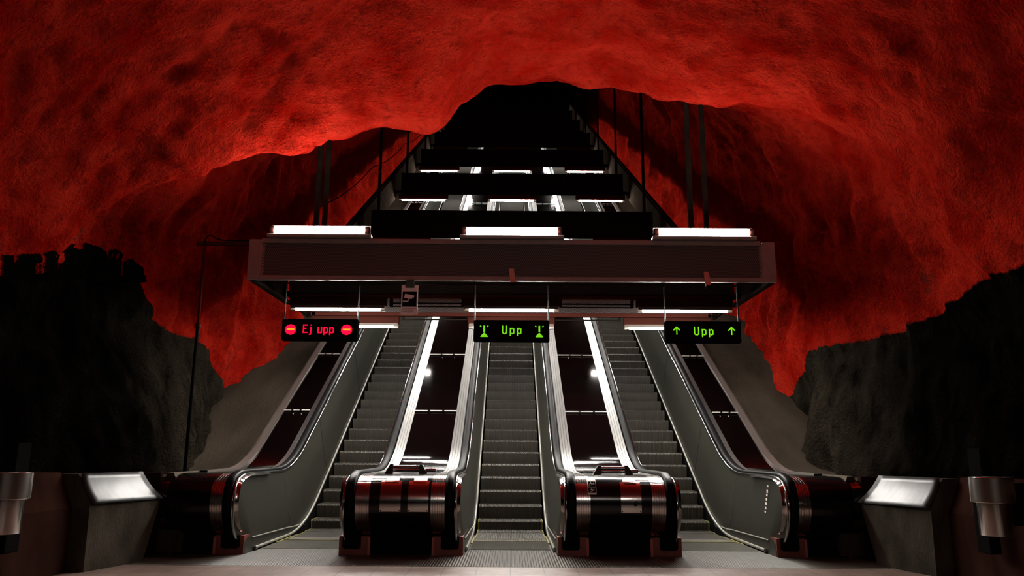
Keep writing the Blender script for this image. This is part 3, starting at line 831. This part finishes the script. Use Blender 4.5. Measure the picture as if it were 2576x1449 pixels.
# ------------------------------------------------------------------ fluorescent lamps
def lamp_front():
    t = thing('fluorescent_lamp', 'x', 'lamp', (0, 0, 0), 'bright lamps on top of the canopy front')
    mb = MB(); mb.tube([(-.60, 0, .10), (.60, 0, .10)], .056, 20); o = mb.build('tube', 'tube_front', t, True); o['label'] = 'glowing white tube'
    mb = MB(); mb.box(-.69, .69, -.055, .055, .0, .045, bev=.006); mb.build('tray', 'lamp_body', t)
    mb = MB(); mb.box(-.66, .66, .060, .068, .04, .185); mb.build('back_reflector', 'lamp_body', t)
    for s in (-1, 1):
        mb = MB(); mb.box(s * .60, s * .665, -.045, .045, .045, .155, bev=.008); mb.build('end_cap', 'lamp_dark', t)
    return t
def lamp_low():
    t = thing('fluorescent_lamp', 'x', 'lamp', (0, 0, 0), 'x')
    mb = MB(); mb.tube([(-.62, 0, 0), (.62, 0, 0)], .024, 16); o = mb.build('tube', 'tube', t, True); o['label'] = 'glowing white tube'
    mb = MB(); mb.box(-.71, .71, -.05, .05, .045, .165, bev=.006); mb.build('housing', 'lamp_dark', t)
    mb = MB()
    mb.add([(-.69, -.075, .002), (.69, -.075, .002), (.69, -.05, .05), (-.69, -.05, .05)], [(0, 1, 2, 3)])
    mb.add([(-.69, .075, .002), (.69, .075, .002), (.69, .05, .05), (-.69, .05, .05)], [(0, 1, 2, 3)])
    mb.add([(-.69, -.05, .046), (.69, -.05, .046), (.69, .05, .046), (-.69, .05, .046)], [(0, 1, 2, 3)])
    mb.build('reflector', 'lamp_body', t)
    for s in (-1, 1):
        mb = MB(); mb.box(s * .62, s * .70, -.026, .026, -.03, .05, bev=.006); mb.build('end_cap', 'lamp_body', t)
    return t
COLS = ((-2.555, 'left'), (-.002, 'middle'), (2.55, 'right'))
lf = lamp_front(); first = True
for x, w in COLS:
    o = lf if first else copy_tree(lf); first = False
    o.location = (x, .40, 3.955)
    o['label'] = '%s of the three thick bright lamps on top of the canopy front' % w
ll = lamp_low(); first = True
for y, z, what, grp in ((1.70, 3.235, 'nearest row under the canopy front', 'lamps under the canopy, first row'),
                  (3.02, 3.185, 'second row, partly behind the hanging signs', 'lamps under the canopy, second row'),
                  (7.44, lamp_z(7.44), 'row hidden behind the canopy front', 'lamps under the canopy, third row'),
                  (11.78, lamp_z(11.78), 'lower lit row between the canopy panels', 'lamps under the canopy, fourth row'),
                  (16.12, lamp_z(16.12), 'upper lit row between the canopy panels', 'lamps under the canopy, fifth row'),
                  *[(16.12 + 4.34 * k, lamp_z(16.12 + 4.34 * k), '%s row far up the incline, behind the panels' % n, 'lamps far up the incline') for k, n in ((1, 'first'), (2, 'second'), (3, 'third'), (4, 'fourth'))]):
    for x, w in COLS:
        o = ll if first else copy_tree(ll); first = False
        o.location = (x, y, z)
        o['label'] = '%s fluorescent lamp in the %s' % (w, what); o['group'] = grp

# two lamps of the platform hall, hung from the vault behind the photographer
for x, y, lab in ((2.6, -14.0, 'hall lamp hung from the vault on the right, behind the viewer'), (-1.2, -16.0, 'hall lamp hung from the middle of the vault, behind the viewer')):
    o = copy_tree(lf); o.location = (x, y, 4.6); o.rotation_euler.z = math.pi; o['label'] = lab; o['group'] = 'hall lamps'
    for c in o.children:
        if c.name.startswith('tube'):
            c.data = c.data.copy(); c.data.materials[0] = M['tube_hall']
    mb = MB()
    for s in (-.5, .5): mb.tube([(s, 0, .04), (s, 0, 2.3)], .012, 6)
    mb.build('hanger_rod', 'black', o)

# ------------------------------------------------------------------ hanging LED signs
GLYPH = {
 'U': ['##.....##'] * 12 + ['###...###', '.#######.', '..#####..'],
 'p': ['##.###..', '########', '###..###', '##....##', '##....##', '##....##', '##....##', '##....##', '###..###', '########', '##.###..', '##......', '##......', '##......'],
 'u': ['##....##'] * 8 + ['###..###', '########', '.###.##.'],
 'E': ['########', '########', '##......', '##......', '##......', '##......', '######..', '######..', '##......', '##......', '##......', '##......', '##......', '########', '########'],
 'j': ['..##', '..##', '....', '....', '..##', '..##', '..##', '..##', '..##', '..##', '..##', '..##', '..##', '..##', '..##', '..##', '####', '###.'],
 'arrow': ['.....##.....', '....####....', '...######...', '..########..', '.###.##.###.', '###..##..###', '##...##...##', '.....##.....', '.....##.....', '.....##.....', '.....##.....', '.....##.....', '.....##.....', '.....##.....'],
 'stand': ['##....###....##', '###...###...###', '.#....###....#.', '......###......', '......###......', '......###......', '......###......', '......###......', '......###......', '......###......', '......###......', '...............', '.......#.......', '......###......', '.....#####.....', '....#######....', '...#########...', '..###########..', '..###########..', '.#############.'],
}
DOT = .0076
def dots(mb, rows_, x, z, mi=0):
    for r, row in enumerate(rows_):
        for c, ch in enumerate(row):
            if ch == '#':
                a, b = x + c * DOT, z - r * DOT; h = DOT * .44
                mb.box(a - h, a + h, -.008, .004, b - h, b + h, mi)
def sign(cx, label):
    t = thing('departure_sign', label, 'sign', (cx, .60, 2.607), 'hanging LED signs')
    mb = MB(); mb.box(-.50, .50, -.05, .07, 0, .285, bev=.012); mb.build('housing', 'black', t)
    mb = MB(); mb.box(-.47, .47, -.053, -.045, .03, .255); f = mb.build('display_face', 'ink', t)
    return t
def place_dots(t, items, mt, name, label):
    mb = MB()
    for g, x, z in items: dots(mb, GLYPH[g] if isinstance(g, str) else g, x, z)
    mb.v = [(x, y - .052, z) for x, y, z in mb.v]
    o = mb.build(name, mt, t); o['label'] = label
    return o
sl = sign(-2.525, 'black hanging sign with red letters Ej upp and two red no entry symbols')
sm = sign(.0, 'black hanging sign with green letters Upp between two green stand symbols')
sr = sign(2.525, 'black hanging sign with green letters Upp between two green upward arrows')
circ = []
for r in range(18):
    row = ''
    for c in range(19):
        d = ((c - 9) / 9.4) ** 2 + ((r - 8.5) / 8.9) ** 2
        row += '#' if d < 1 and not (7 <= r <= 9 and 3 <= c <= 15) else '.'
    circ.append(row)
bar = ['#' * 13] * 3
for g, x, z in (('E', -.214, .205), ('j', -.132, .205), ('u', -.022, .172), ('p', .056, .172), ('p', .134, .172)):
    place_dots(sl, [(g, x, z)], 'led_red', 'letter', 'red dot letter ' + g)
for x in (-.448, .288):
    d = place_dots(sl, [(circ, x, .205)], 'led_red', 'no_entry_disc', 'red dot disc')
    mb = MB(); dots(mb, bar, x + 3 * DOT, .205 - 7 * DOT); mb.v = [(a, b - .052, c) for a, b, c in mb.v]
    mb.build('no_entry_bar', 'led_orange', d)['label'] = 'orange dot bar'
for sg, side, gx in ((sm, 'stand', (-.413, .312)), (sr, 'arrow', (-.394, .328))):
    for g, x, z in (('U', -.122, .205), ('p', -.020, .175), ('p', .073, .175)): place_dots(sg, [(g, x, z)], 'led_green', 'letter', 'green dot letter ' + g)
    for x in gx: place_dots(sg, [(side, x, .205)], 'led_green', 'green_symbol', 'green dot symbol')
for sg in (sl, sm, sr):
    for x in (-.488, .488):
        mb = MB(); mb.tube([(x, .01, .27), (x, .01, .785)], .012 if sg is sr and x > 0 else .008, 8)
        mb.box(x - .02, x + .02, -.02, .03, .77, .79)
        mb.build('hanger', 'panel', sg)

# camera notice
cn = thing('camera_notice', 'white notice with a surveillance camera symbol clipped under the canopy front', 'sign', (-1.335, .40, 2.93))
mb = MB(); mb.box(-.108, .108, -.004, .004, 0, .39, bev=.001); mb.build('board', 'white_board', cn)
mb = MB(); mb.box(-.092, .092, -.0062, -.0035, .105, .305); sq = mb.build('black_square', 'ink', cn)
mb = MB(); mb.prism([(-.07, .222), (-.06, .275), (.052, .258), (.028, .205)], 'y', -.0078, -.006)
mb.prism([(.045, .222), (.052, .219), (.066, .25), (.058, .254)], 'y', -.0078, -.006)
mb.prism([(-.024, .215), (-.024, .182), (-.086, .182), (-.086, .170), (-.022, .170), (-.012, .178), (-.012, .213)], 'y', -.0078, -.006)
mb.build('camera_symbol', 'white_board', cn)
fc = bpy.data.curves.new('caption', 'FONT'); fc.body = 'Kameraövervakning\nmed inspelning\nför din trygghet.'; fc.size = .0235; fc.space_line = .95; fc.extrude = .0004
fc.materials.append(M['ink'])
tmp = bpy.data.objects.new('caption_curve', fc); COL.objects.link(tmp)
cme = bpy.data.meshes.new_from_object(tmp.evaluated_get(bpy.context.evaluated_depsgraph_get())); bpy.data.objects.remove(tmp)
tx = bpy.data.objects.new('caption', cme); COL.objects.link(tx); tx.parent = cn; tx.location = (-.094, -.0052, .079); tx.rotation_euler = (math.pi / 2, 0, 0)
mb = MB(); mb.box(-.06, .06, -.012, .012, .355, .41); mb.box(-.05, .05, .0, .07, .40, .47); mb.build('clip', 'panel', cn)

# ------------------------------------------------------------------ pole and pipe at the left, cables
pl = thing('conduit_pole', 'thin dark pole standing behind the left balustrade, joined to the canopy by a pipe', 'pole', (-4.15, .60, .93))
mb = MB(); mb.tube([(0, 0, -.06), (0, 0, 1.87)], .022, 10); mb.build('lower_pole', 'black', pl, True)
mb = MB(); mb.tube([(0, 0, 1.87), (0, 0, 3.0)], .018, 10); mb.box(-.03, .03, -.03, .03, 1.84, 1.90); mb.build('upper_pole', 'lamp_dark', pl, True)
mb = MB(); mb.box(-.11, .655, -.025, .025, 2.965, 3.02, bev=.005); mb.build('cross_pipe', 'lamp_dark', pl)
mb = MB(); mb.tube(catmull([(0, -.03, 2.98), (.02, -.035, 3.06), (.08, -.035, 3.095), (.16, -.03, 3.06), (.24, -.03, 3.035), (.40, -.03, 3.03), (.65, -.03, 3.03)], 5), .009, 8); mb.build('cable', 'black', pl, True)
pts = []
for k in range(0, 60):
    y = 2.1 + k * .33
    sag = -.12 * math.sin(math.pi * ((y - 2.1) % 4.6) / 4.6)
    pts.append((-3.09, y, 4.9 + (y - 2.1) * T30 * .92 + sag))
mb = MB(); mb.tube(pts, .010, 6); tag(mb.build('cable', 'black', None, True), 'thin black cable strung along the hanger rods left of the canopy', 'cable')

# ------------------------------------------------------------------ painted houses on the left rock
def mural(shapes):
    """black painted silhouettes laid on the rock: each shape is a list of (y, z) outlines on the wall"""
    mb = MB()
    for poly, holes in shapes:
        ymin, ymax = min(p[0] for p in poly), max(p[0] for p in poly); zmin, zmax = min(p[1] for p in poly), max(p[1] for p in poly)
        ny, nz = max(2, int((ymax - ymin) / .012)), max(2, int((zmax - zmin) / .012)); idx = {}; vs = []; fs = []
        def inside(y, z, poly=poly):
            c = False; j = len(poly) - 1
            for i in range(len(poly)):
                if (poly[i][1] > z) != (poly[j][1] > z) and y < (poly[j][0] - poly[i][0]) * (z - poly[i][1]) / (poly[j][1] - poly[i][1]) + poly[i][0]: c = not c
                j = i
            return c
        def vert(i, k):
            if (i, k) not in idx:
                y, z = ymin + (ymax - ymin) * i / ny, zmin + (zmax - zmin) * k / nz
                h = BVH.ray_cast(Vector((-2.5, y, z)), Vector((-1, 0, 0)))
                p = h[0] if h[0] else Vector((-5, y, z)); nrm = h[1] if h[1] else Vector((1, 0, 0))
                if nrm.x < 0: nrm = -nrm
                p = p + nrm * .015
                idx[i, k] = len(vs); vs.append(tuple(p))
            return idx[i, k]
        for i in range(ny):
            for k in range(nz):
                yy, zz_ = ymin + (ymax - ymin) * (i + .5) / ny, zmin + (zmax - zmin) * (k + .5) / nz
                if inside(yy, zz_) and not any(inside(yy, zz_, hp) for hp in holes):
                    fs.append((vert(i, k), vert(i + 1, k), vert(i + 1, k + 1), vert(i, k + 1)))
        mb.add(vs, fs)
    return mb
HOUSES = [([(-2.02, 3.09), (-1.9, 3.12), (-1.8, 2.9), (-1.95, 2.86)], [[(-2.01, 3.03), (-1.99, 3.04), (-1.98, 2.99), (-2.0, 2.99)]]), ([(-1.79, 2.9), (-1.86, 3.04), (-1.85, 3.12), (-1.82, 3.15), (-1.61, 3.21), (-1.56, 3.17), (-1.55, 3.13), (-1.63, 3.1), (-1.47, 2.97)], [[(-1.85, 3.1), (-1.83, 3.11), (-1.81, 3.05), (-1.82, 3.05)]]), ([(-1.43, 2.98), (-1.59, 3.11), (-1.57, 3.12), (-1.4, 2.99)], []), ([(-1.37, 2.99), (-1.53, 3.14), (-1.49, 3.14), (-1.35, 3.0)], []), ([(-1.56, 3.22), (-1.45, 3.29), (-1.31, 3.28), (-1.24, 3.13), (-1.19, 3.03), (-1.33, 3.0), (-1.47, 3.15), (-1.5, 3.22)], [[(-1.34, 3.26), (-1.33, 3.25), (-1.34, 3.24), (-1.36, 3.24), (-1.38, 3.25), (-1.39, 3.26), (-1.37, 3.27), (-1.35, 3.27)]]), ([(-1.16, 3.04), (-1.24, 3.19), (-0.94, 3.29), (-1.2, 3.33), (-1.29, 3.31), (-1.12, 3.46), (-0.38, 3.57), (-0.39, 3.21)], [[(-0.7, 3.43), (-0.7, 3.41), (-0.72, 3.4), (-1.01, 3.34), (-1.06, 3.34), (-1.06, 3.35), (-1.05, 3.36), (-0.7, 3.44)], [(-1.11, 3.43), (-1.09, 3.44), (-0.64, 3.5), (-0.67, 3.49)]]), ([(-0.36, 3.22), (-0.37, 3.67), (-0.05, 3.72), (0.18, 3.71), (0.29, 3.59), (0.36, 3.33), (-0.36, 3.22)], []), ([(0.38, 3.33), (0.24, 3.73), (0.37, 3.78), (0.44, 3.78), (0.5, 3.74), (0.53, 3.52), (0.53, 3.37)], [[(0.34, 3.72), (0.37, 3.73), (0.37, 3.66), (0.34, 3.65)], [(0.43, 3.74), (0.46, 3.74), (0.47, 3.68), (0.44, 3.67)]]), ([(0.56, 3.37), (0.54, 3.64), (0.58, 3.69), (0.64, 3.71), (0.68, 3.67), (0.8, 3.63), (1.01, 3.47)], [[(0.58, 3.66), (0.59, 3.66), (0.59, 3.61), (0.58, 3.61)]])]
tag(mural(HOUSES).build('painted_houses', 'mural', None, True), 'row of small black painted houses on the red rock at left', 'mural') if HOUSES else None

# ------------------------------------------------------------------ camera, world, colour management
f_px, W = 1941.5068, 2576
pitch, roll, yaw = .2074, .0057, .001
cp, sp, cy, sy = math.cos(pitch), math.sin(pitch), math.cos(yaw), math.sin(yaw)
fwd = Vector((sy * cp, cy * cp, sp)); right = Vector((cy, -sy, 0)); up = right.cross(fwd)
R_ = right * math.cos(roll) + up * math.sin(roll); U_ = up * math.cos(roll) - right * math.sin(roll)
cam = bpy.data.cameras.new('camera'); co = bpy.data.objects.new('camera', cam); COL.objects.link(co)
mw = Matrix((R_, U_, -fwd)).transposed().to_4x4(); mw.translation = (-.0073, -9.5, 1.209); co.matrix_world = mw
cam.sensor_fit = 'HORIZONTAL'; cam.sensor_width = 36; cam.lens = f_px / W * 36; cam.clip_start = .05; cam.clip_end = 300
sc = bpy.context.scene; sc.camera = co
w = bpy.data.worlds.new('world'); sc.world = w; w.use_nodes = True
w.node_tree.nodes['Background'].inputs['Color'].default_value = (0, 0, 0, 1)
sc.view_settings.view_transform = 'Standard'; sc.view_settings.look = 'None'; sc.view_settings.gamma = 1; sc.view_settings.use_curve_mapping = False
sc.view_settings.exposure = 0.0
sc.cycles.use_denoising = True
sc.cycles.max_bounces = 5; sc.cycles.diffuse_bounces = 3; sc.cycles.glossy_bounces = 4
sc.cycles.use_adaptive_sampling = True; sc.cycles.adaptive_threshold = .06
sc.cycles.sample_clamp_indirect = 8
